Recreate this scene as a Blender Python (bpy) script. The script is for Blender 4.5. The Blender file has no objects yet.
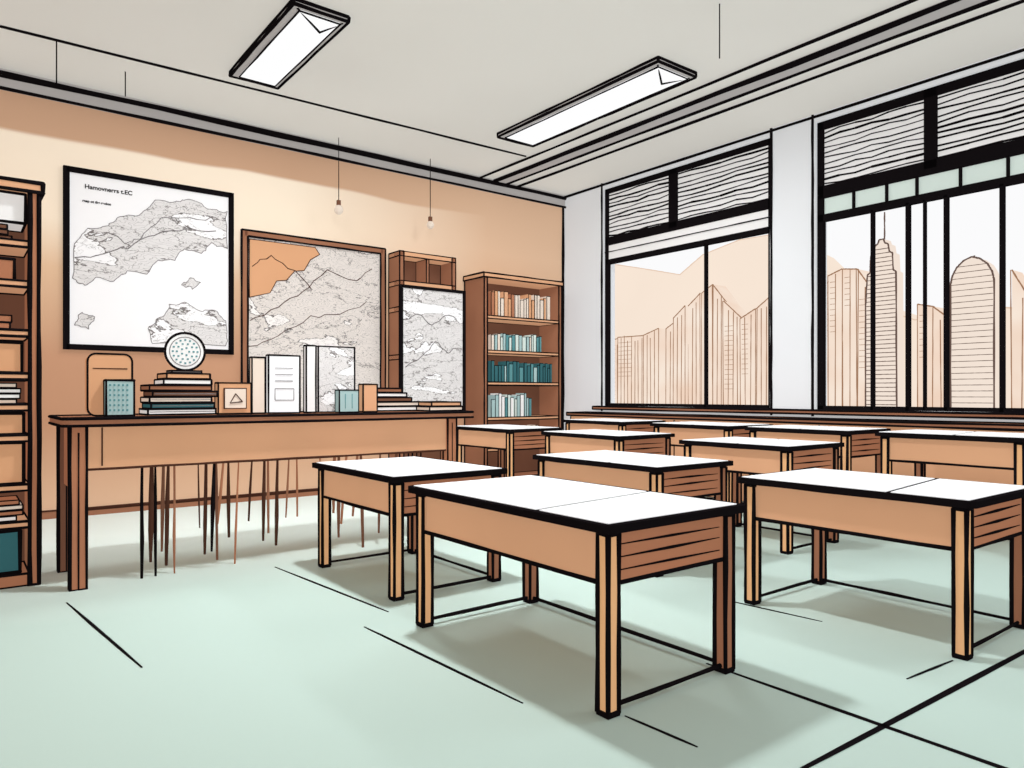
import bpy, math, random, bmesh
from mathutils import Vector
random.seed(7)
EM=0.5
def lin(c):
    return tuple(((v/255)/12.92 if v/255<=0.04045 else ((v/255+0.055)/1.055)**2.4) for v in c)
# ------------------------------------------------------------------ materials
MATS={}
def new_mat(name):
    m=bpy.data.materials.new(name); m.use_nodes=True
    nt=m.node_tree; nt.nodes.clear()
    return m,nt
def finish(nt,colsock,em):
    """flat, matte marker-paint shader: diffuse plus emission, a self-glow in place of even light"""
    N=nt.nodes;L=nt.links
    d=N.new('ShaderNodeBsdfDiffuse'); e=N.new('ShaderNodeEmission'); a=N.new('ShaderNodeAddShader'); o=N.new('ShaderNodeOutputMaterial')
    e.inputs['Strength'].default_value=em
    mul=N.new('ShaderNodeMix'); mul.data_type='RGBA'; mul.inputs[0].default_value=em
    mul.inputs[7].default_value=(0,0,0,1)
    L.new(colsock,mul.inputs[6]); L.new(mul.outputs[2],d.inputs['Color'])
    L.new(colsock,e.inputs['Color']); L.new(d.outputs[0],a.inputs[0]); L.new(e.outputs[0],a.inputs[1]); L.new(a.outputs[0],o.inputs['Surface'])
def paint(name,c,em=EM,var=0.06,scale=1.3,c2=None):
    if name in MATS: return MATS[name]
    m,nt=new_mat(name); N=nt.nodes;L=nt.links
    g=N.new('ShaderNodeNewGeometry'); n=N.new('ShaderNodeTexNoise'); n.inputs['Scale'].default_value=scale; n.inputs['Detail'].default_value=2
    L.new(g.outputs['Position'],n.inputs['Vector'])
    r=N.new('ShaderNodeValToRGB'); r.color_ramp.elements[0].position=.35; r.color_ramp.elements[1].position=.65
    a=lin(c); b=lin(c2) if c2 else tuple(v*(1-2*var) for v in a)
    r.color_ramp.elements[0].color=(*a,1); r.color_ramp.elements[1].color=(*b,1)
    L.new(n.outputs['Fac'],r.inputs['Fac']); finish(nt,r.outputs['Color'],em)
    MATS[name]=m; return m
ink=paint('ink',(20,17,19),em=.3,var=0)
inkb=paint('ink_brown',(74,48,38),em=.4,var=0)
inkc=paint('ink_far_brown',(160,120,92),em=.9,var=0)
inkg=paint('ink_grey',(120,116,116),em=.5,var=0)
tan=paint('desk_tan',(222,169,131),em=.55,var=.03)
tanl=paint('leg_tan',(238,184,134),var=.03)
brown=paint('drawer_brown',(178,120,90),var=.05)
brownd=paint('brown_dark',(122,84,66),var=.08)
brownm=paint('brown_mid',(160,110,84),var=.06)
white=paint('paper_white',(250,251,253),em=.66,var=0)
offw=paint('off_white',(242,241,240),em=.55,var=.02)
cream=paint('cream',(234,219,204),var=.03)
greyp=paint('ceiling_paint',(226,224,217),em=.55,var=.03,scale=.35)
greyb=paint('beam_grey',(184,180,178),var=.03)
wallg=paint('wall_window_paint',(232,235,238),em=.5,var=.02,scale=.6)
wallt=paint('wall_side_paint',(216,176,146),var=.05,scale=.55)
teal=paint('teal',(94,146,150),var=.05)
teald=paint('teal_dark',(58,106,112),var=.05)
tealp=paint('teal_pale',(168,196,196),var=.03)
greenp=paint('pale_green_glass',(212,226,219),em=.6,var=.02)
orange=paint('orange_tan',(218,164,124),var=.03)
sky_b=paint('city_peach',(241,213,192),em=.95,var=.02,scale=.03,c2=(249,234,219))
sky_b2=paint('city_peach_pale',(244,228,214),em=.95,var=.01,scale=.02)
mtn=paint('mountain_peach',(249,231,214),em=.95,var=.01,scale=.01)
lamp=paint('lamp_diffuser',(255,255,255),em=1.0,var=0)

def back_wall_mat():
    """tan back wall; light wash and soffit shadow painted in by height, brushy edges"""
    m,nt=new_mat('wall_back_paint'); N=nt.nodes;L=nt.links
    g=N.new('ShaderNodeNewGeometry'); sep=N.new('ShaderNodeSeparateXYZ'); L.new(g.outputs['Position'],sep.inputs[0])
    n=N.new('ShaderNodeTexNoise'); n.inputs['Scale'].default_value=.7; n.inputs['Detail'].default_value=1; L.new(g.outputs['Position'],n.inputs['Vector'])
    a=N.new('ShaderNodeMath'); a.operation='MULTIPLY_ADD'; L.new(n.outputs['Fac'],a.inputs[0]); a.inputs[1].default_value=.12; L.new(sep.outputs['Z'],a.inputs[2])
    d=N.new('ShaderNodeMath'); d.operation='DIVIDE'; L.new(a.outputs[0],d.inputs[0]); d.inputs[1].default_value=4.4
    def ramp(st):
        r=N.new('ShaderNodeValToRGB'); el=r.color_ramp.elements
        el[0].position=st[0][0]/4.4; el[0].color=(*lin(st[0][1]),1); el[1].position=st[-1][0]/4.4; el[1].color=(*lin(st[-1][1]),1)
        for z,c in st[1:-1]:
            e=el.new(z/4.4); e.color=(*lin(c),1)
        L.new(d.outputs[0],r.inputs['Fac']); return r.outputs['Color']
    A=ramp([(0,(224,186,154)),(1.0,(192,144,113)),(1.7,(198,150,119)),(2.6,(226,189,155)),(3.1,(249,230,206)),(3.88,(252,235,213)),(3.91,(204,164,134)),(4.4,(198,159,130))])  # cream band paints the wall light, dark top strip the soffit shadow
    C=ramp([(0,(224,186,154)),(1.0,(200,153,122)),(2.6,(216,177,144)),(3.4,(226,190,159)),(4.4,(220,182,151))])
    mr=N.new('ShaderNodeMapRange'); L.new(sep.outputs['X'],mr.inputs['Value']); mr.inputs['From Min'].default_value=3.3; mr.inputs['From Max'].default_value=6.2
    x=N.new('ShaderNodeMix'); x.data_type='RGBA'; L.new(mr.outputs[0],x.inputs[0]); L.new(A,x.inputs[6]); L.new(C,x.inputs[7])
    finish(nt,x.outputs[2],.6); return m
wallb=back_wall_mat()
def floor_mat():
    m,nt=new_mat('floor_mint'); N=nt.nodes;L=nt.links
    g=N.new('ShaderNodeNewGeometry'); sep=N.new('ShaderNodeSeparateXYZ'); L.new(g.outputs['Position'],sep.inputs[0])
    n=N.new('ShaderNodeTexNoise'); n.inputs['Scale'].default_value=.6; n.inputs['Detail'].default_value=1.5; L.new(g.outputs['Position'],n.inputs['Vector'])
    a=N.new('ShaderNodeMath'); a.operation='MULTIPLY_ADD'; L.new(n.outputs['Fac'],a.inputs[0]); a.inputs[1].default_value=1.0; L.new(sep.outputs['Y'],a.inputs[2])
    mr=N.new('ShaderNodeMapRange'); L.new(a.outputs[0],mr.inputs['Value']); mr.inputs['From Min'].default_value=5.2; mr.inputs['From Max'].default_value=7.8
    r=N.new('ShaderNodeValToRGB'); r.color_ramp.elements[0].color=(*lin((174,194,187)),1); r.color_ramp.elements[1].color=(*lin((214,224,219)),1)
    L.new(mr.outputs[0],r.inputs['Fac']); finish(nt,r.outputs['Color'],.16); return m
floorm=floor_mat()

def map_mat(name,seed,sea=(246,245,246),land=(222,219,218),line=(112,106,104),thr=.5,sc=1.2):
    m,nt=new_mat(name); N=nt.nodes;L=nt.links
    tc=N.new('ShaderNodeTexCoord'); mp=N.new('ShaderNodeMapping'); mp.inputs['Location'].default_value=(seed,seed*.7,seed*1.3)
    mp.inputs['Rotation'].default_value=(0,.6,0); mp.inputs['Scale'].default_value=(.62,1,1.45)
    L.new(tc.outputs['Object'],mp.inputs['Vector'])
    n1=N.new('ShaderNodeTexNoise'); n1.inputs['Scale'].default_value=sc; n1.inputs['Detail'].default_value=7; n1.inputs['Roughness'].default_value=.58; n1.inputs['Distortion'].default_value=.25; L.new(mp.outputs[0],n1.inputs['Vector'])
    n2=N.new('ShaderNodeTexNoise'); n2.inputs['Scale'].default_value=sc*2.3; n2.inputs['Detail'].default_value=3; n2.inputs['Roughness'].default_value=.55; L.new(mp.outputs[0],n2.inputs['Vector'])
    def M(op,a,b=None,v=None):
        x=N.new('ShaderNodeMath'); x.operation=op; L.new(a,x.inputs[0])
        if b is not None: L.new(b,x.inputs[1])
        elif v is not None: x.inputs[1].default_value=v
        return x.outputs[0]
    mask=M('GREATER_THAN',n1.outputs['Fac'],v=thr)
    f=M('FRACT',M('MULTIPLY',n2.outputs['Fac'],v=22.))
    ln=M('LESS_THAN',f,v=.15)
    ln=M('MULTIPLY',ln,mask)
    coast=M('LESS_THAN',M('ABSOLUTE',M('SUBTRACT',n1.outputs['Fac'],v=thr)),v=.006)
    # shallow-water contour just off the shore and a major inland contour
    c2=M('LESS_THAN',M('ABSOLUTE',M('SUBTRACT',n1.outputs['Fac'],v=thr-.035)),v=.0022)
    c3=M('LESS_THAN',M('ABSOLUTE',M('SUBTRACT',n1.outputs['Fac'],v=thr+.07)),v=.0035)
    ln=M('MAXIMUM',M('MULTIPLY',ln,v=.5),M('MULTIPLY',coast,v=.95))
    ln=M('MAXIMUM',ln,M('MULTIPLY',c2,v=.5)); ln=M('MAXIMUM',ln,M('MULTIPLY',c3,v=.85))
    def mix(fac,a,b):
        x=N.new('ShaderNodeMix'); x.data_type='RGBA'; L.new(fac,x.inputs[0])
        for i,s in ((6,a),(7,b)):
            if isinstance(s,tuple): x.inputs[i].default_value=(*lin(s),1)
            else: L.new(s,x.inputs[i])
        return x.outputs[2]
    c=mix(mask,sea,land); c=mix(ln,c,line); finish(nt,c,.5); return m

# ------------------------------------------------------------------ mesh builder
class B:
    def __init__(s): s.v=[];s.f=[];s.mi=[];s.ms=[];s.sm=[]
    def m(s,mat):
        if mat not in s.ms: s.ms.append(mat)
        return s.ms.index(mat)
    def add(s,vs,fs,mat,smooth=False):
        o=len(s.v); s.v+= [tuple(x) for x in vs]; k=s.m(mat)
        for f in fs: s.f.append(tuple(i+o for i in f)); s.mi.append(k); s.sm.append(smooth)
    def box(s,x0,x1,y0,y1,z0,z1,mat):
        vs=[(x,y,z) for x in (x0,x1) for y in (y0,y1) for z in (z0,z1)]
        s.add(vs,[(0,1,3,2),(4,6,7,5),(0,4,5,1),(2,3,7,6),(0,2,6,4),(1,5,7,3)],mat)
    def tube(s,p,q,r,mat=None,n=7,wob=1.0,taper=0):
        mat=mat or ink
        p=Vector(p);q=Vector(q);d=q-p;Ln=d.length
        if Ln<1e-6: return
        d.normalize(); k=max(1,min(14,int(Ln/.22)))
        up=Vector((0,0,1)) if abs(d.z)<.9 else Vector((1,0,0))
        a=d.cross(up).normalized(); b=d.cross(a)
        vs=[];fs=[]
        for i in range(k+1):
            t=i/k; rr=r*random.uniform(1-.22*wob,1+.18*wob); 
            if taper: rr*=1-taper*abs(2*t-1)**2
            c=p+d*(Ln*t)
            if 0<i<k: c=c+a*random.uniform(-.15,.15)*r*wob+b*random.uniform(-.15,.15)*r*wob
            for j in range(n):
                th=2*math.pi*j/n; vs.append(c+(a*math.cos(th)+b*math.sin(th))*rr)
        for i in range(k):
            for j in range(n):
                j2=(j+1)%n; fs.append((i*n+j,i*n+j2,(i+1)*n+j2,(i+1)*n+j))
        fs.append(tuple(range(n-1,-1,-1))); fs.append(tuple(k*n+j for j in range(n)))
        s.add(vs,fs,mat,True)
    def path(s,pts,r,mat=None,closed=False,wob=1.0):
        L=list(pts)+([pts[0]] if closed else [])
        for a,b in zip(L,L[1:]): s.tube(a,b,r,mat,wob=wob)
    def edges(s,x0,x1,y0,y1,z0,z1,r,mat=None,which='xyz'):
        for y in (y0,y1):
            for z in (z0,z1):
                if 'x' in which: s.tube((x0,y,z),(x1,y,z),r,mat)
        for x in (x0,x1):
            for z in (z0,z1):
                if 'y' in which: s.tube((x,y0,z),(x,y1,z),r,mat)
        for x in (x0,x1):
            for y in (y0,y1):
                if 'z' in which: s.tube((x,y,z0),(x,y,z1),r,mat)
    def obox(s,x0,x1,y0,y1,z0,z1,mat,r=.008,im=None):
        s.box(x0,x1,y0,y1,z0,z1,mat); s.edges(x0,x1,y0,y1,z0,z1,r,im)
    def prism(s,pts,axis,a0,a1,mat):
        """2-D outline (ccw) extruded along axis. axis z: (x,y); y: (x,z); x: (y,z)"""
        def P(u,v,w): return {'z':(u,v,w),'y':(u,w,v),'x':(w,u,v)}[axis]
        n=len(pts); vs=[P(u,v,a0) for u,v in pts]+[P(u,v,a1) for u,v in pts]
        fs=[tuple(range(n-1,-1,-1)),tuple(range(n,2*n))]+[(i,(i+1)%n,n+(i+1)%n,n+i) for i in range(n)]
        s.add(vs,fs,mat)
    def build(s,name,parent=None):
        xs=[v[0] for v in s.v];ys=[v[1] for v in s.v];zs=[v[2] for v in s.v]
        o=Vector(((min(xs)+max(xs))/2,(min(ys)+max(ys))/2,min(zs)))
        me=bpy.data.meshes.new(name); me.from_pydata([tuple(Vector(v)-o) for v in s.v],[],s.f)
        for mt in s.ms: me.materials.append(mt)
        for p,k,sm in zip(me.polygons,s.mi,s.sm): p.material_index=k; p.use_smooth=sm
        me.validate(); me.update()
        bm=bmesh.new(); bm.from_mesh(me); bmesh.ops.recalc_face_normals(bm,faces=bm.faces); bm.to_mesh(me); bm.free()
        ob=bpy.data.objects.new(name,me); bpy.context.scene.collection.objects.link(ob); ob.location=o
        if parent: 
            ob.parent=parent; ob.location=o-parent.location
        return ob
def rrect(x0,x1,y0,y1,r,n=5):
    P=[]
    for cx,cy,a0 in ((x1-r,y0+r,-90),(x1-r,y1-r,0),(x0+r,y1-r,90),(x0+r,y0+r,180)):
        for i in range(n+1):
            a=math.radians(a0+90*i/n); P.append((cx+r*math.cos(a),cy+r*math.sin(a)))
    return P

H=4.39; XW=7.68; YB=8.6; XL=-1.5; YF=-2.5
# ------------------------------------------------------------------ room shell
b=B(); b.box(XL-.2,XW+.25,YF,YB+.2,-.15,0,floorm); b.build('floor')
b=B(); b.box(XL-.2,XW+.25,YF,YB+.2,H,H+.15,greyp); b.build('ceiling')
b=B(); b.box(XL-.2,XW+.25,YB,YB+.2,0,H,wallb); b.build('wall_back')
b=B(); b.box(XL-.2,XL,YF,YB,0,H,wallt); b.build('wall_left')
Z0=1.08; Z1=4.30
W1=(4.93,7.71); W2=(.30,4.36)
b=B()
for y0,y1 in ((YF,W2[0]),(W2[1],W1[0]),(W1[1],YB)): b.box(XW,XW+.25,y0,y1,0,H,wallg)
for y0,y1 in (W1,W2):
    b.box(XW,XW+.25,y0,y1,0,Z0,wallg); b.box(XW,XW+.25,y0,y1,Z1,H,wallg)
b.build('wall_right')
# trims
b=B(); b.box(XL,XW,YB-.05,YB,4.20,H,greyb)
b.tube((XL,YB-.06,4.20),(XW,YB-.06,4.20),.018); b.tube((XL,YB-.06,4.34),(XW,YB-.06,4.34),.032)
b.build('trim_1')
b=B(); b.tube((XL,7.6,H-.005),(6.0,7.45,H-.005),.014); b.build('trim_2')
b=B()
b.box(6.28,6.5,YF,YB-.07,H-.03,H,greyb)
for x,r in ((6.02,.016),(6.28,.026),(6.5,.024),(6.72,.016)): b.tube((x,YF,H-.03),(x,YB-.07,H-.03),r)
b.build('trim_3')
b=B(); b.tube((XW-.01,YF,H-.03),(XW-.01,YB,H-.03),.018); b.tube((XW-.015,YB-.015,0),(XW-.015,YB-.015,H),.022)
for y in (W1[1]+.02,W1[0]-.02,W2[1]+.03): b.tube((XW-.005,y,1.0),(XW-.005,y,H),.016)
b.build('trim_4')
b=B(); b.box(XL,5.7,YB-.03,YB,0,.08,brownm); b.tube((XL,YB-.035,.08),(5.7,YB-.035,.08),.01,inkb); b.build('baseboard_back')

# ------------------------------------------------------------------ windows
def blinds(b,y0,y1,z0,z1,X):
    b.box(X+.03,X+.035,y0,y1,z0,z1,offw)
    n=11
    for i in range(n):
        z=z1-.03-(z1-z0-.05)*i/(n-1)
        k=6; pts=[(X+.02,y0+(y1-y0)*j/k,z+random.uniform(-.014,.014)) for j in range(k+1)]
        b.path(pts,random.uniform(.006,.013))
def frame_bar(b,y0,y1,z0,z1,X=XW+.04,t=.06): b.box(X,X+t,y0,y1,z0,z1,ink)
b=B(); y0,y1=W1
frame_bar(b,y0,y0+.05,Z0,Z1);frame_bar(b,y1-.06,y1,Z0,Z1);frame_bar(b,y0,y1,Z1-.07,Z1)
frame_bar(b,y0,y1,3.46,3.58);frame_bar(b,y0,y1,3.18,3.25);frame_bar(b,6.36,6.50,3.5,Z1)
frame_bar(b,5.888,5.912,Z0,3.2);frame_bar(b,y0,y1,Z0,Z0+.04)
b.box(XW+.06,XW+.07,y0,y1,3.25,3.46,offw); b.tube((XW+.04,y0,3.36),(XW+.04,y1,3.36),.008)
blinds(b,y0+.05,6.36,3.58,Z1-.07,XW+.04); blinds(b,6.5,y1-.06,3.58,Z1-.07,XW+.04)
b.build('window_1')
b=B(); y0,y1=W2
frame_bar(b,y0,y0+.06,Z0,Z1);frame_bar(b,y1-.07,y1,Z0,Z1);frame_bar(b,y0,y1,Z1-.09,Z1)
frame_bar(b,y0,y1,3.44,3.58);frame_bar(b,y0,y1,3.18,3.26)
for y in (3.17,1.35): frame_bar(b,y-.06,y+.06,3.5,Z1)
for y,w in ((3.75,.026),(3.39,.034),(3.23,.016),(3.03,.034),(2.55,.034),(2.1,.03),(1.7,.05),(1.3,.04),(.8,.04)): frame_bar(b,y-w/2,y+w/2,Z0,3.2)
for y in (3.95,3.6,3.3,2.9,2.5,2.1,1.6,1.1,.7): frame_bar(b,y-.012,y+.012,3.25,3.45)
frame_bar(b,y0,y1,Z0,Z0+.04)
b.box(XW+.07,XW+.08,y0,y1,3.26,3.44,greenp)
for a,c in ((3.23,y1-.07),(1.41,3.11),(y0+.06,1.29)): blinds(b,a,c,3.58,Z1-.09,XW+.04)
b.build('window_2')
b=B(); b.obox(XW-.12,XW-.03,W2[0]-.1,W1[1]+.1,Z0-.05,Z0-.01,brownm,.012); b.build('windowsill')
# low cabinet below the windows
b=B(); b.obox(XW-.38,XW-.04,.2,8.0,0,.94,tan,.010,inkb); b.obox(XW-.42,XW-.04,.15,8.05,.94,.98,brownm,.012)
b.tube((XW-.385,.2,.82),(XW-.385,8,.82),.008,inkb); b.tube((XW-.385,.2,.7),(XW-.385,8,.7),.007,inkb)
for i in range(5):
    y=.2+7.8*i/4; b.tube((XW-.385,y,.03),(XW-.385,y,.92),.009)
b.build('low_cabinet')

# ------------------------------------------------------------------ ceiling light fixtures
def fixture(x0,x1,y0,y1,energy,sx,sy):
    b=B(); z0=H-.05
    b.box(x0,x1,y0,y1,z0,H-.002,greyb)
    b.box(x0+.07,x1-.05,y0+.06,y1-.06,z0-.012,z0,lamp)
    b.edges(x0,x1,y0,y1,z0,H-.012,.015)
    b.path([(x0+.07,y0+.06,z0-.012),(x1-.05,y0+.06,z0-.012),(x1-.05,y1-.06,z0-.012),(x0+.07,y1-.06,z0-.012)],.008,closed=True)
    b.path([(x0+.05,y0+.05,z0),((x0+x1)/2+.1,y0+.28,z0-.02),(x1-.03,y0+.05,z0)],.009)
    ob=b.build('ceiling_light_fixture')
    ld=bpy.data.lights.new('panel_light','AREA'); ld.shape='RECTANGLE'; ld.size=sx; ld.size_y=sy; ld.energy=energy; ld.color=(.96,.98,1)
    lo=bpy.data.objects.new('panel_light',ld); bpy.context.scene.collection.objects.link(lo)
    lo.parent=ob; lo.location=(0,0,-.06)
fixture(2.15,2.62,5.6,7.25,60,.35,1.2)
fixture(5.2,5.75,4.5,7.0,85,.4,1.6)
fixture(2.15,2.62,3.3,4.85,200,.22,.32)  # unseen fixture, added out of view as key light for the desk shadows
fixture(5.2,5.75,-.6,1.7,70,.4,1.6)

# ------------------------------------------------------------------ student desks
def student_desk(x0,x1,y0,y1,split=.33,r=.013,zt=.75):
    b=B()
    b.prism(rrect(x0,x1,y0,y1,.045),'z',zt-.033,zt,ink)
    ys=y0+(y1-y0)*split; m=.035
    dx=.05
    b.prism([(x0+m,y0+m),(x1-m-.01,y0+m),(x1-m-.01,ys-.013+dx),(x0+m,ys-.013-dx)],'z',zt,zt+.004,white)
    b.prism([(x0+m,ys+.013-dx),(x1-m-.01,ys+.013+dx),(x1-m-.01,y1-m),(x0+m,y1-m)],'z',zt,zt+.004,white)
    i=.05; lw=.056; za=zt-.24
    ax0,ax1,ay0,ay1=x0+i+.012,x1-i-.012,y0+i+.012,y1-i-.012
    b.box(ax0,ax1,ay0+.002,ay1,za,zt-.034,tan)
    b.box(ax0+.03,ax1-.03,ay0-.004,ay0+.004,za+.005,zt-.04,brown)
    b.edges(ax0,ax1,ay0,ay1,za,zt-.034,r*.8)
    for k in range(1,4):
        z=za+.2*k/4; b.tube((ax0+.05,ay0-.006,z),(ax1-.08,ay0-.006,z+random.uniform(-.006,.006)),.007,taper=.7)
    for lx in (x0+i,x1-i-lw):
        for ly in (y0+i,y1-i-lw):
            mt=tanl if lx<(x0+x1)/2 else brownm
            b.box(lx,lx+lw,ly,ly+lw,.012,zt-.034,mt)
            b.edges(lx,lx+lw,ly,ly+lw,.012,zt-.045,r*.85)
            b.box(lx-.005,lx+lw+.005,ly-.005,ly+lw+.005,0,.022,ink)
    h=.03; l2=lw/2
    b.tube((x0+i+l2,y0+i+l2,h),(x1-i-l2,y0+i+l2,h),r*.75)
    b.tube((x0+i+l2,y1-i-l2,h),(x1-i-l2,y1-i-l2,h),r*.75)
    b.tube((x1-i-l2,y0+i+l2,h),(x1-i-l2,y1-i-l2,h),r*.75)
    return b.build('student_desk')
student_desk(1.94,2.83,1.92,3.45)
student_desk(2.06,2.95,3.83,5.05,split=.5)
student_desk(3.70,4.60,1.33,2.62,split=.35)
student_desk(3.75,4.62,3.25,4.60,split=.4)
for a in ((5.1,5.95,6.65,7.9),(5.1,5.95,4.9,6.1),(5.1,5.95,3.1,4.2)): student_desk(*a,split=.5,r=.014,zt=.84)
for a in ((6.3,7.1,6.0,7.1),(6.3,7.1,4.5,5.6),(6.3,7.1,3.25,4.35),(6.3,7.1,1.9,3.05)): student_desk(*a,split=.5,r=.014,zt=.92)

# ------------------------------------------------------------------ teacher desk
b=B(); zt=1.09
b.prism(rrect(.55,3.68,5.28,6.05,.06),'z',zt-.045,zt,brownm)
P=rrect(.55,3.68,5.28,6.05,.06)
b.path([(x,y,zt) for x,y in P],.011,closed=True,wob=.3); b.path([(x,y,zt-.045) for x,y in P],.010,closed=True,wob=.3)
b.box(.66,3.45,5.36,5.98,.76,zt-.05,tan); b.edges(.66,3.45,5.36,5.98,.76,zt-.05,.009,inkb)
b.box(.63,.69,5.34,6.0,.62,zt-.05,brown)
b.tube((.78,5.352,.78),(.78,5.352,1.03),.005,inkb)
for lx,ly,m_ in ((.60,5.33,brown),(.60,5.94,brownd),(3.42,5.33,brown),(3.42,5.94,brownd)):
    b.box(lx,lx+.09,ly,ly+.07,0,zt-.05,m_); b.edges(lx,lx+.09,ly,ly+.07,0,zt-.05,.009)
    b.tube((lx+.045,ly-.003,0),(lx+.045,ly-.003,1.0),.005)
b.tube((.65,5.97,.42),(3.45,5.97,.42),.010,inkb)
for x,zl,r,m_ in ((1.03,.0,.014,ink),(1.09,.1,.017,inkb),(1.12,0,.012,ink),(1.16,.15,.012,brownd),(1.19,.05,.016,inkb),(1.24,.0,.010,brownm),(1.40,.3,.008,inkb),(1.45,.1,.016,inkb),(1.49,.12,.014,ink),(1.52,.05,.012,brownd),(1.55,.3,.012,brown),(1.61,.2,.014,inkb),(1.66,0,.009,brown),(1.76,.3,.010,inkb),(1.85,.15,.014,inkb),(1.89,.2,.012,brownm),(1.95,.1,.014,inkb),(2.03,.3,.009,brownm),(2.12,.3,.010,brown),(2.3,.35,.009,brown),(2.42,.3,.016,brownm),(2.46,.1,.014,brownd),(2.5,.2,.014,brown),(2.6,.25,.014,brownm),(2.66,.0,.014,brownd),(2.8,.1,.012,brownd),(2.95,0,.016,brownd)):
    b.tube((x,5.38+random.uniform(0,.1),.77),(x+random.uniform(-.01,.01),5.40+random.uniform(0,.1),zl),r,m_,taper=.35)
b.build('teacher_desk')

# ------------------------------------------------------------------ wall maps
def wall_map(x0,x1,z0,z1,Y,mat,fw=.05,fm=None,double=False):
    b=B(); fm=fm or ink
    b.box(x0,x1,Y-.03,Y-.004,z0,z1,mat)
    for a in ((x0-fw/2,x0+fw/2,z0-fw/2,z1+fw/2),(x1-fw/2,x1+fw/2,z0-fw/2,z1+fw/2),(x0,x1,z0-fw/2,z0+fw/2),(x0,x1,z1-fw/2,z1+fw/2)):
        b.box(a[0],a[1],Y-.055,Y-.002,a[2],a[3],fm)
    if double:
        g=fw*.5+.005
        for r_,o_ in ((.012,-g),(.012,g)):
            b.path([(x0+o_,Y-.055,z0+o_),(x1-o_,Y-.055,z0+o_),(x1-o_,Y-.055,z1-o_),(x0+o_,Y-.055,z1-o_)],r_,closed=True)
    return b
def coast(b,pts,Y,r=.006,mat=None):
    out=[]
    for (xa,za),(xb,zb) in zip(pts,pts[1:]):
        for k in range(4):
            t=k/4; out.append((xa+(xb-xa)*t+random.uniform(-.02,.02),Y,za+(zb-za)*t+random.uniform(-.02,.02)))
    b.path(out,r,mat)
sea_paper=paint('map_sea_paper',(247,246,247),em=.5,var=.01)
m1=map_mat('map_paper_a',5.1,thr=.42,land=(224,221,220),sea=(246,245,246),sc=1.6)
b=wall_map(.93,2.55,1.73,3.53,YB,sea_paper,.055)
def landmass(b,pts,Y,mat):
    out=[]
    n=len(pts)
    for i in range(n):
        (xa,za),(xb,zb)=pts[i],pts[(i+1)%n]
        for k in range(5):
            t=k/5; out.append((xa+(xb-xa)*t+random.uniform(-.014,.014),za+(zb-za)*t+random.uniform(-.014,.014)))
    b.prism(out,'y',Y-.003,Y,mat); b.path([(x,Y-.004,z) for x,z in out],.0035,inkg,closed=True,wob=.4)
landmass(b,[(1.0,2.78),(1.12,2.95),(1.3,3.0),(1.42,3.12),(1.6,3.17),(1.75,3.34),(1.98,3.36),(2.1,3.42),(2.3,3.34),(2.5,3.33),(2.5,2.92),(2.34,2.95),(2.22,2.82),(2.05,2.86),(1.94,2.72),(1.78,2.7),(1.66,2.55),(1.48,2.56),(1.36,2.42),(1.2,2.46),(1.1,2.36),(.99,2.42)],YB-.031,m1)
landmass(b,[(1.72,1.80),(1.68,1.98),(1.84,2.1),(1.9,2.22),(2.06,2.26),(2.2,2.18),(2.38,2.2),(2.5,2.08),(2.5,1.8)],YB-.031,m1)
landmass(b,[(2.02,2.46),(2.12,2.54),(2.22,2.5),(2.14,2.42)],YB-.031,m1)
landmass(b,[(1.0,1.95),(1.06,2.08),(1.18,2.04),(1.12,1.92)],YB-.031,m1)
coast(b,[(1.02,2.62),(1.25,2.72),(1.5,2.8),(1.75,2.98),(2.1,3.08),(2.48,3.12)],YB-.037,.005,inkg)
coast(b,[(1.3,2.95),(1.45,2.85),(1.6,2.9),(1.8,3.18),(2.2,3.2),(2.45,3.28)],YB-.037,.004,inkg)
mp1=b.build('framed_wall_map')
def text(body,x,y,z,size,parent):
    c=bpy.data.curves.new('map_title','FONT'); c.body=body; c.size=size; c.extrude=.001; c.offset=.0015
    o=bpy.data.objects.new('map_title',c); bpy.context.scene.collection.objects.link(o); c.materials.append(ink)
    o.rotation_euler=(math.pi/2,0,0); o.parent=parent; o.location=Vector((x,y,z))-parent.location
text('Hamovnerrs t.EC',1.09,YB-.036,3.36,.062,mp1); text('rnap ot the recion',1.07,YB-.036,3.22,.035,mp1)
m2=map_mat('map_paper_b',8.4,sea=(240,235,232),land=(222,214,208),thr=.40,sc=1.7)
b=wall_map(2.70,4.48,1.0,3.12,YB,m2,.06,fm=brownm,double=True)
pts=[(2.76,2.38),(2.76,3.06),(3.56,3.06),(3.62,2.98),(3.5,2.9),(3.42,2.76),(3.3,2.74),(3.2,2.62),(3.08,2.6),(3.0,2.45)]
b.prism(pts,'y',YB-.034,YB-.029,orange); b.path([(x,YB-.035,z) for x,z in pts],.005,inkb,closed=True)
coast(b,[(2.78,2.75),(3.0,2.9),(3.3,2.74),(3.6,2.5)],YB-.036,.005,inkb)
coast(b,[(2.75,2.1),(3.1,2.3),(3.4,2.5),(3.7,2.8),(4.1,2.7),(4.4,2.95)],YB-.033,.005,inkb)
coast(b,[(2.75,1.8),(3.1,1.95),(3.5,2.2),(3.9,2.25),(4.4,2.5)],YB-.033,.004,inkb)
b.build('framed_wall_map')
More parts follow.
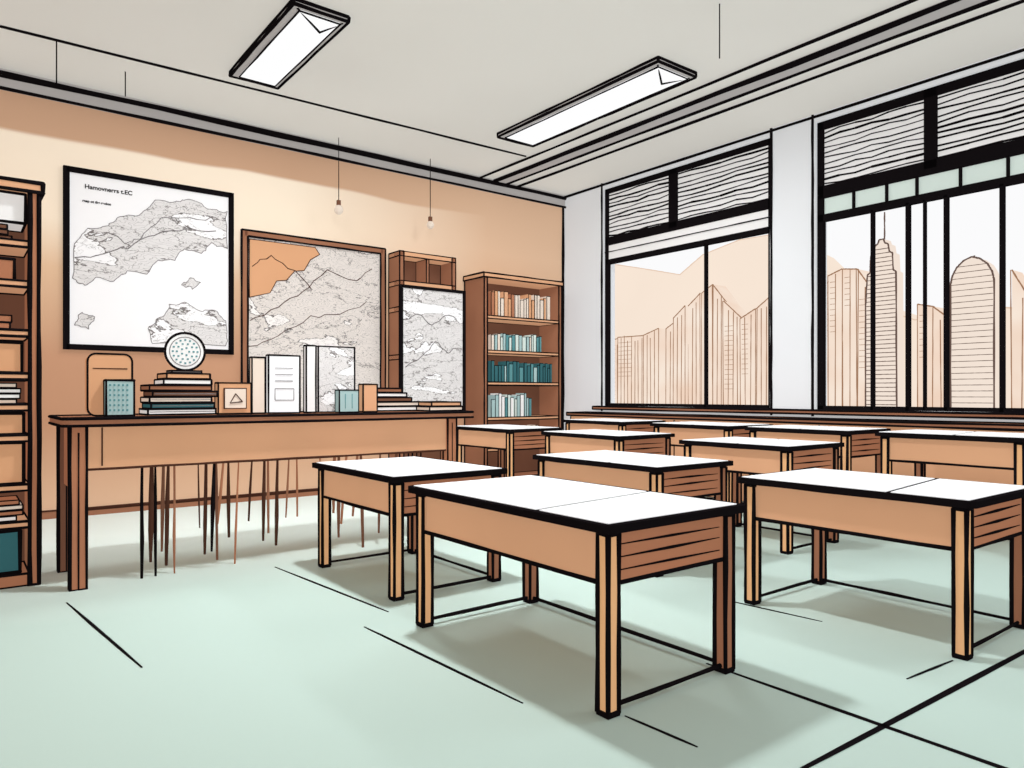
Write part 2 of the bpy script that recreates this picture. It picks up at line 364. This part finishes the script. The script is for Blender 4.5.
# wooden shelf unit behind third map
b=B(); x0,x1=4.58,5.44; yb=YB-.01; yf=8.28
b.box(x0,x1,yb-.02,yb,0.0,3.1,brownd)
for a in ((x0,x0+.06),(x1-.06,x1),): b.obox(a[0],a[1],yf,yb-.02,0,3.1,brownm,.010)
for z in (.05,.9,1.7,2.32,2.66,3.04): b.obox(x0,x1,yf,yb-.02,z,z+.06,tan,.008)
b.obox((x0+x1)/2-.02,(x0+x1)/2+.02,yf+.02,yb-.02,2.72,3.04,brownm,.008)
b.build('wooden_shelf_unit')
m3=map_mat('map_paper_c',15.7,thr=.44,sc=2.0)
b=B(); X0,X1,YY=4.55,5.50,8.20
b.box(X0,X1,YY-.02,YY,.98,2.62,m3)
for a in ((X0-.025,X0+.015,.96,2.65),(X1-.015,X1+.025,.96,2.65),(X0,X1,.96,1.0),(X0,X1,2.61,2.65)): b.box(a[0],a[1],YY-.04,YY+.01,a[2],a[3],ink)
b.box(X0+.2,X0+.28,YY,YY+.06,0,1.0,brownm); b.box(X1-.28,X1-.2,YY,YY+.06,0,1.0,brownm)
coast(b,[(4.6,2.2),(4.8,2.3),(5.0,2.15),(5.2,2.3),(5.45,2.25)],YY-.024,.005,inkg)
coast(b,[(4.6,1.6),(4.85,1.75),(5.05,1.95),(5.25,1.8),(5.45,1.9)],YY-.024,.005,inkg)
b.build('map_stand_board')

# ------------------------------------------------------------------ bookcase
def books_row(b,xa,xb,y0,z,hmax,pal,depth=.2,r=.006):
    x=xa
    while x<xb-.02:
        w=random.uniform(.035,.075); 
        if x+w>xb: break
        h=hmax*random.uniform(.72,1.0)
        mt=random.choice(pal)
        b.box(x,x+w-.004,y0,y0+depth,z,z+h,mt)
        b.tube((x,y0-.001,z),(x,y0-.001,z+h),r); b.tube((x,y0-.001,z+h),(x+w,y0-.001,z+h),r*.8)
        x+=w+(random.uniform(.0,.02) if random.random()<.15 else 0)
def bookcase(x0,x1,y0,y1,h,zs,side=brownm,rr=.014):
    b=B(); t=.05
    b.box(x0,x1,y1-.03,y1,0,h,brownd)
    for a in ((x0,x0+t),(x1-t,x1)): b.obox(a[0],a[1],y0,y1,0,h,side,rr)
    b.obox(x0-.02,x1+.02,y0-.02,y1,h-.06,h,tan,rr)
    b.obox(x0+t,x1-t,y0+.01,y1-.03,0,.08,side,.01)
    for z in zs: b.obox(x0+t,x1-t,y0+.01,y1-.03,z-.04,z,tan,.009)
    return b.build('bookcase')
bc=bookcase(5.79,7.20,8.10,8.58,2.92,(.5,.93,1.42,1.86,2.34),rr=.012)
b=B()
books_row(b,5.95,7.05,8.16,2.34,.36,[orange,cream,tan,cream,brown])
books_row(b,5.95,6.9,8.16,1.86,.26,[tealp,greenp,teal,cream])
books_row(b,5.95,7.1,8.16,1.42,.30,[teald,teal,teald,tealp])
books_row(b,5.95,6.7,8.16,.93,.34,[greenp,tealp,offw,teal])
books_row(b,5.95,7.05,8.16,.5,.3,[brown,orange,cream])
b.build('books',bc)
bc=bookcase(-.85,.46,5.65,6.1,2.62,(.42,.66,.98,1.18,1.38,1.66,1.98,2.24),side=brown)
b=B()
yy=5.70
b.obox(-.7,.36,yy,yy+.3,.09,.36,teald,.012)
def flat_books(b,x0,x1,y0,z,n,pal,th=.035,d=.25):
    for i in range(n):
        o=random.uniform(-.02,.02); m_=random.choice(pal)
        b.box(x0+o,x1+o,y0+abs(o),y0+d,z+.003,z+th-.004,m_); b.edges(x0+o,x1+o,y0+abs(o),y0+d,z+.003,z+th-.004,.005)
        z+=th
    return z
flat_books(b,-.6,.36,yy,.42,4,[offw,cream,offw,brown])
b.obox(-.6,.38,yy,yy+.3,.665,.93,orange,.01)
b.obox(-.6,.38,yy,yy+.3,.985,1.12,orange,.01)
flat_books(b,-.6,.36,yy,1.18,4,[offw,cream])
b.obox(-.5,.37,yy,yy+.3,1.385,1.58,orange,.01)
flat_books(b,-.5,.3,yy,1.66,2,[orange,brown],.05)
b.obox(-.4,.22,yy,yy+.3,1.77,1.9,brown,.01)
b.obox(-.2,.33,yy,yy+.3,1.985,2.12,brown,.01)
flat_books(b,-.4,.3,yy,2.24,3,[brownd,brownm])
b.obox(-.5,.39,yy,yy+.3,2.36,2.55,offw,.01)
b.build('books_and_boxes',bc)

# ------------------------------------------------------------------ things on the teacher desk
zt=1.10
b=B(); P=rrect(.73,1.0,zt-0.0,1.52,.05)
b.prism(P,'y',5.60,5.72,orange); b.path([(x,5.6,z) for x,z in P],.007,closed=True,wob=.3)
b.tube((.76,5.598,1.42),(.97,5.598,1.42),.004,inkb)
b.obox(.83,1.0,5.53,5.6,zt,1.34,tealp,.008)
for i in range(5):
    for j in range(6):
        b.box(.848+.026*i,.858+.026*i,5.522,5.53,zt+.03+.034*j,zt+.044+.034*j,teal)
b.build('desk_speaker')
b=B(); z=zt
for i,(a,c,m_) in enumerate(((1.08,1.53,offw),(1.10,1.52,teald),(1.09,1.5,cream),(1.11,1.54,brownd),(1.09,1.5,brownm),(1.18,1.50,offw),(1.2,1.49,orange))):
    th=.042; b.box(a,c,5.5,5.78,z+.004,z+th-.004,m_); b.edges(a,c,5.5,5.78,z+.004,z+th-.002,.007)
    if i<4: b.tube((a+.01,5.492,z+.022),(c-.01,5.492,z+.022),.003,inkg)
    z+=th
b.build('book_stack')
zb=z
b=B(); cx,cz,R=1.345,zb+.16,.135
n=28; C=[(cx+R*math.cos(2*math.pi*i/n),cz+R*math.sin(2*math.pi*i/n)) for i in range(n)]
b.prism(C,'y',5.60,5.64,offw); b.path([(x,5.60,z) for x,z in C],.009,closed=True,wob=.2)
C2=[(cx+(R-.03)*math.cos(2*math.pi*i/n),cz+(R-.03)*math.sin(2*math.pi*i/n)) for i in range(n)]
b.path([(x,5.598,z) for x,z in C2],.003,inkg,closed=True,wob=.2)
for k in (.2,.42,.62):
    for i in range(int(26*k)):
        a=2*math.pi*i/int(26*k); x=cx+R*k*math.cos(a); zz=cz+R*k*math.sin(a); b.box(x-.006,x+.006,5.594,5.6,zz-.006,zz+.006,teal)
b.box(cx-.02,cx+.02,5.6,5.64,zb+.0,cz-R,ink)
b.prism([(cx-.1,5.55),(cx+.1,5.55),(cx+.1,5.7),(cx-.1,5.7)],'z',zb+.001,zb+.02,inkg); b.edges(cx-.1,cx+.1,5.55,5.7,zb+.005,zb+.02,.006)
b.build('desk_globe')
b=B(); b.obox(1.57,1.81,5.58,5.66,zt,1.33,orange,.007); b.obox(1.61,1.77,5.565,5.58,zt+.04,1.29,cream,.004,inkb)
b.path([(1.65,5.56,zt+.08),(1.69,5.56,zt+.15),(1.74,5.56,zt+.09)],.004,inkb,closed=True); b.build('small_picture_frame')
def book_up(x0,x1,y,z1,mat,title=True):
    b=B(); b.obox(x0,x1,y,y+.05,zt,z1,mat,.007)
    if title:
        for k in range(3): b.tube((x0+.05,y-.006,z1-.1-.05*k),(x1-.06,y-.006,z1-.1-.05*k),.003,inkg)
        b.path([(x0+.05,y-.004,zt+.1),(x1-.05,y-.004,zt+.1),(x1-.05,y-.004,z1-.26),(x0+.05,y-.004,z1-.26)],.003,inkg,closed=True)
    return b.build('standing_book')
book_up(1.83,1.93,5.62,1.53,cream,False)
book_up(1.95,2.2,5.60,1.55,white)
book_up(2.27,2.35,5.64,1.64,offw,False)
m4=map_mat('map_paper_d',22.3,thr=.42,sc=3.2)
b=B(); b.obox(2.38,2.70,5.66,5.70,zt,1.64,m4,.007); b.build('map_booklet')
b=B(); b.obox(2.50,2.67,5.52,5.60,zt,1.28,tealp,.006); b.tube((2.55,5.515,1.13),(2.55,5.515,1.25),.003,teal); b.tube((2.61,5.515,1.13),(2.61,5.515,1.25),.003,teal); b.build('desk_clock')
b=B(); b.obox(2.73,2.86,5.56,5.64,zt,1.33,tan,.007); b.build('wooden_box')
b=B(); z=zt
for i,(a,c,m_) in enumerate(((2.78,3.5,offw),(2.80,3.42,cream),(2.86,3.25,brownd),(2.88,3.2,offw),(2.9,3.15,brownm))):
    th=.04; b.box(a,c,5.66,5.9,z+.004,z+th-.004,m_); b.edges(a,c,5.66,5.9,z+.004,z+th-.002,.007); z+=th
b.build('book_stack')
b=B(); z=zt
for i,(a,c,m_) in enumerate(((3.28,3.62,cream),(3.3,3.6,tan))):
    th=.04; b.box(a,c,5.4,5.62,z+.004,z+th-.004,m_); b.edges(a,c,5.4,5.62,z+.004,z+th-.002,.007); z+=th
b.build('book_stack')

# ------------------------------------------------------------------ pendants and ceiling wires
def pendant(x,y,zb_,r):
    b=B(); b.tube((x,y,zb_+r),(x,y,H-.01),.005)
    n=10; vs=[];fs=[]
    for i in range(7):
        ph=math.pi*i/6
        for j in range(n): vs.append((x+r*math.sin(ph)*math.cos(2*math.pi*j/n)+0.0001*j,y+r*math.sin(ph)*math.sin(2*math.pi*j/n),zb_+r*math.cos(ph)*1.1))
    for i in range(6):
        for j in range(n): fs.append((i*n+j,i*n+(j+1)%n,(i+1)*n+(j+1)%n,(i+1)*n+j))
    b.add(vs,fs,cream,True); b.box(x-.02,x+.02,y-.02,y+.02,zb_+r,zb_+r+.06,brownd)
    b.build('pendant_bulb')
pendant(3.75,8.3,3.5,.055); pendant(5.05,8.3,3.5,.05)
for x,y,z in ((.75,7.6,4.0),(1.35,7.9,4.15),(4.9,3.6,3.95)):
    b=B(); b.tube((x,y,z),(x,y,H),.006); b.build('hanging_wire')

# ------------------------------------------------------------------ floor joints (inlaid dark strips)
b=B()
def strip(x0,y0,x1,y1,w):
    d=Vector((x1-x0,y1-y0,0)).normalized(); n=Vector((-d.y,d.x,0))
    k=8; L=[];R_=[]
    for i in range(k+1):
        t=i/k; c=Vector((x0+(x1-x0)*t,y0+(y1-y0)*t,0)); ww=w*(1-.6*abs(2*t-1)**3)*random.uniform(.85,1.1)/2
        L.append(c+n*ww);R_.append(c-n*ww)
    pts=[(v.x,v.y) for v in L+R_[::-1]]; b.prism(pts,'z',0.0005,.003,ink)
for s_ in ((.55,5.05,.69,3.64,.018),(1.75,3.55,1.82,2.28,.018),(1.85,5.18,1.98,3.71,.018),(2.06,1.95,2.08,1.62,.014),(2.76,2.1,2.77,-.5,.026),(2.0,1.27+.05,6.0,1.2,.028),(3.70,2.72,3.77,2.1,.014),(3.3,1.45,3.7,1.42,.014)):
    strip(*s_)
b.build('floor_joint_lines')

# ------------------------------------------------------------------ outside: city and hills
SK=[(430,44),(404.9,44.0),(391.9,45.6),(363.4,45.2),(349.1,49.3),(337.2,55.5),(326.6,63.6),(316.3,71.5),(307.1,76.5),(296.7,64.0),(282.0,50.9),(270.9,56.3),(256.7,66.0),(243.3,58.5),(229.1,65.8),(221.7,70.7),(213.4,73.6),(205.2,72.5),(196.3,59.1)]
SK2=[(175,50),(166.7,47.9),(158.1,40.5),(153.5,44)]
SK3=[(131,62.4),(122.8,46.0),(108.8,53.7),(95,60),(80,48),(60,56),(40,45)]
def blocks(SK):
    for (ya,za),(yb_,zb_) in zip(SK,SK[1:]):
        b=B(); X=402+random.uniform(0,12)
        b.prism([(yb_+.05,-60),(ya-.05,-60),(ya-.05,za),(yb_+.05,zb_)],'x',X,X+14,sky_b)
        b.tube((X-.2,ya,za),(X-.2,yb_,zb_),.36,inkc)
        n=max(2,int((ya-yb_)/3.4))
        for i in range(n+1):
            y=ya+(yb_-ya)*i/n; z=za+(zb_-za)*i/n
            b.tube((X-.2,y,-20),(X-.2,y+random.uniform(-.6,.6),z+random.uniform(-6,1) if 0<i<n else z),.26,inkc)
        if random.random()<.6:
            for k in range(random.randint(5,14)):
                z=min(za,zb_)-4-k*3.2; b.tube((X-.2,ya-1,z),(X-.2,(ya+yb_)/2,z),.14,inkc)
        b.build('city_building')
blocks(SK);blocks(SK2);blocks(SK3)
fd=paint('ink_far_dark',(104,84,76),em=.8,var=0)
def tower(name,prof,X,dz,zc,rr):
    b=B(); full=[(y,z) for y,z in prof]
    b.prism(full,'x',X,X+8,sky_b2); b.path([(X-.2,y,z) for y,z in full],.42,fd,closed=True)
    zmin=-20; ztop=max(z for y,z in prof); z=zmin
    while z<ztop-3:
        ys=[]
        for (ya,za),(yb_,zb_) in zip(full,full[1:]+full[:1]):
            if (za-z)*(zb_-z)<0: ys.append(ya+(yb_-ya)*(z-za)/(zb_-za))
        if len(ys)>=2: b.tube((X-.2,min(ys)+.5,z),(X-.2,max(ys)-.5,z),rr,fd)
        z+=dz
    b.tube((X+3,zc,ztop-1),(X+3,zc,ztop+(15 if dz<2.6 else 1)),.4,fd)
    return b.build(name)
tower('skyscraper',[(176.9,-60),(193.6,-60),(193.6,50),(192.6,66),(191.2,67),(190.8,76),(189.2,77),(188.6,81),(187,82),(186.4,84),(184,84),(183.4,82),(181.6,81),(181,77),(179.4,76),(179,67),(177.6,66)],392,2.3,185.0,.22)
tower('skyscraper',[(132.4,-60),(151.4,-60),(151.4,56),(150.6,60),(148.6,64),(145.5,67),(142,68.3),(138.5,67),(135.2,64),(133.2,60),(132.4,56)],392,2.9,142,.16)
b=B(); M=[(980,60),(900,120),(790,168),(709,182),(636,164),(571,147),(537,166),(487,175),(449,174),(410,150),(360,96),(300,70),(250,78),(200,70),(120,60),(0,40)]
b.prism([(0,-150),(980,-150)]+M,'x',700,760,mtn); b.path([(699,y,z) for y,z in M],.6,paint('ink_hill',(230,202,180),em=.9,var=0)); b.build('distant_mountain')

# ------------------------------------------------------------------ world, camera
w=bpy.data.worlds.new('daylight'); bpy.context.scene.world=w; w.use_nodes=True
bg=w.node_tree.nodes['Background']; bg.inputs['Color'].default_value=(*lin((251,251,252)),1); bg.inputs['Strength'].default_value=1.0
cd=bpy.data.cameras.new('camera'); cam=bpy.data.objects.new('camera',cd); bpy.context.scene.collection.objects.link(cam)
cam.location=(0,0,1.24); cam.rotation_euler=(math.pi/2,0,-math.radians(37.74))
cd.sensor_width=36; cd.lens=36*726/1024; cd.shift_y=11/1024; cd.clip_start=.05; cd.clip_end=3000
bpy.context.scene.camera=cam
bpy.context.scene.view_settings.view_transform='Standard'
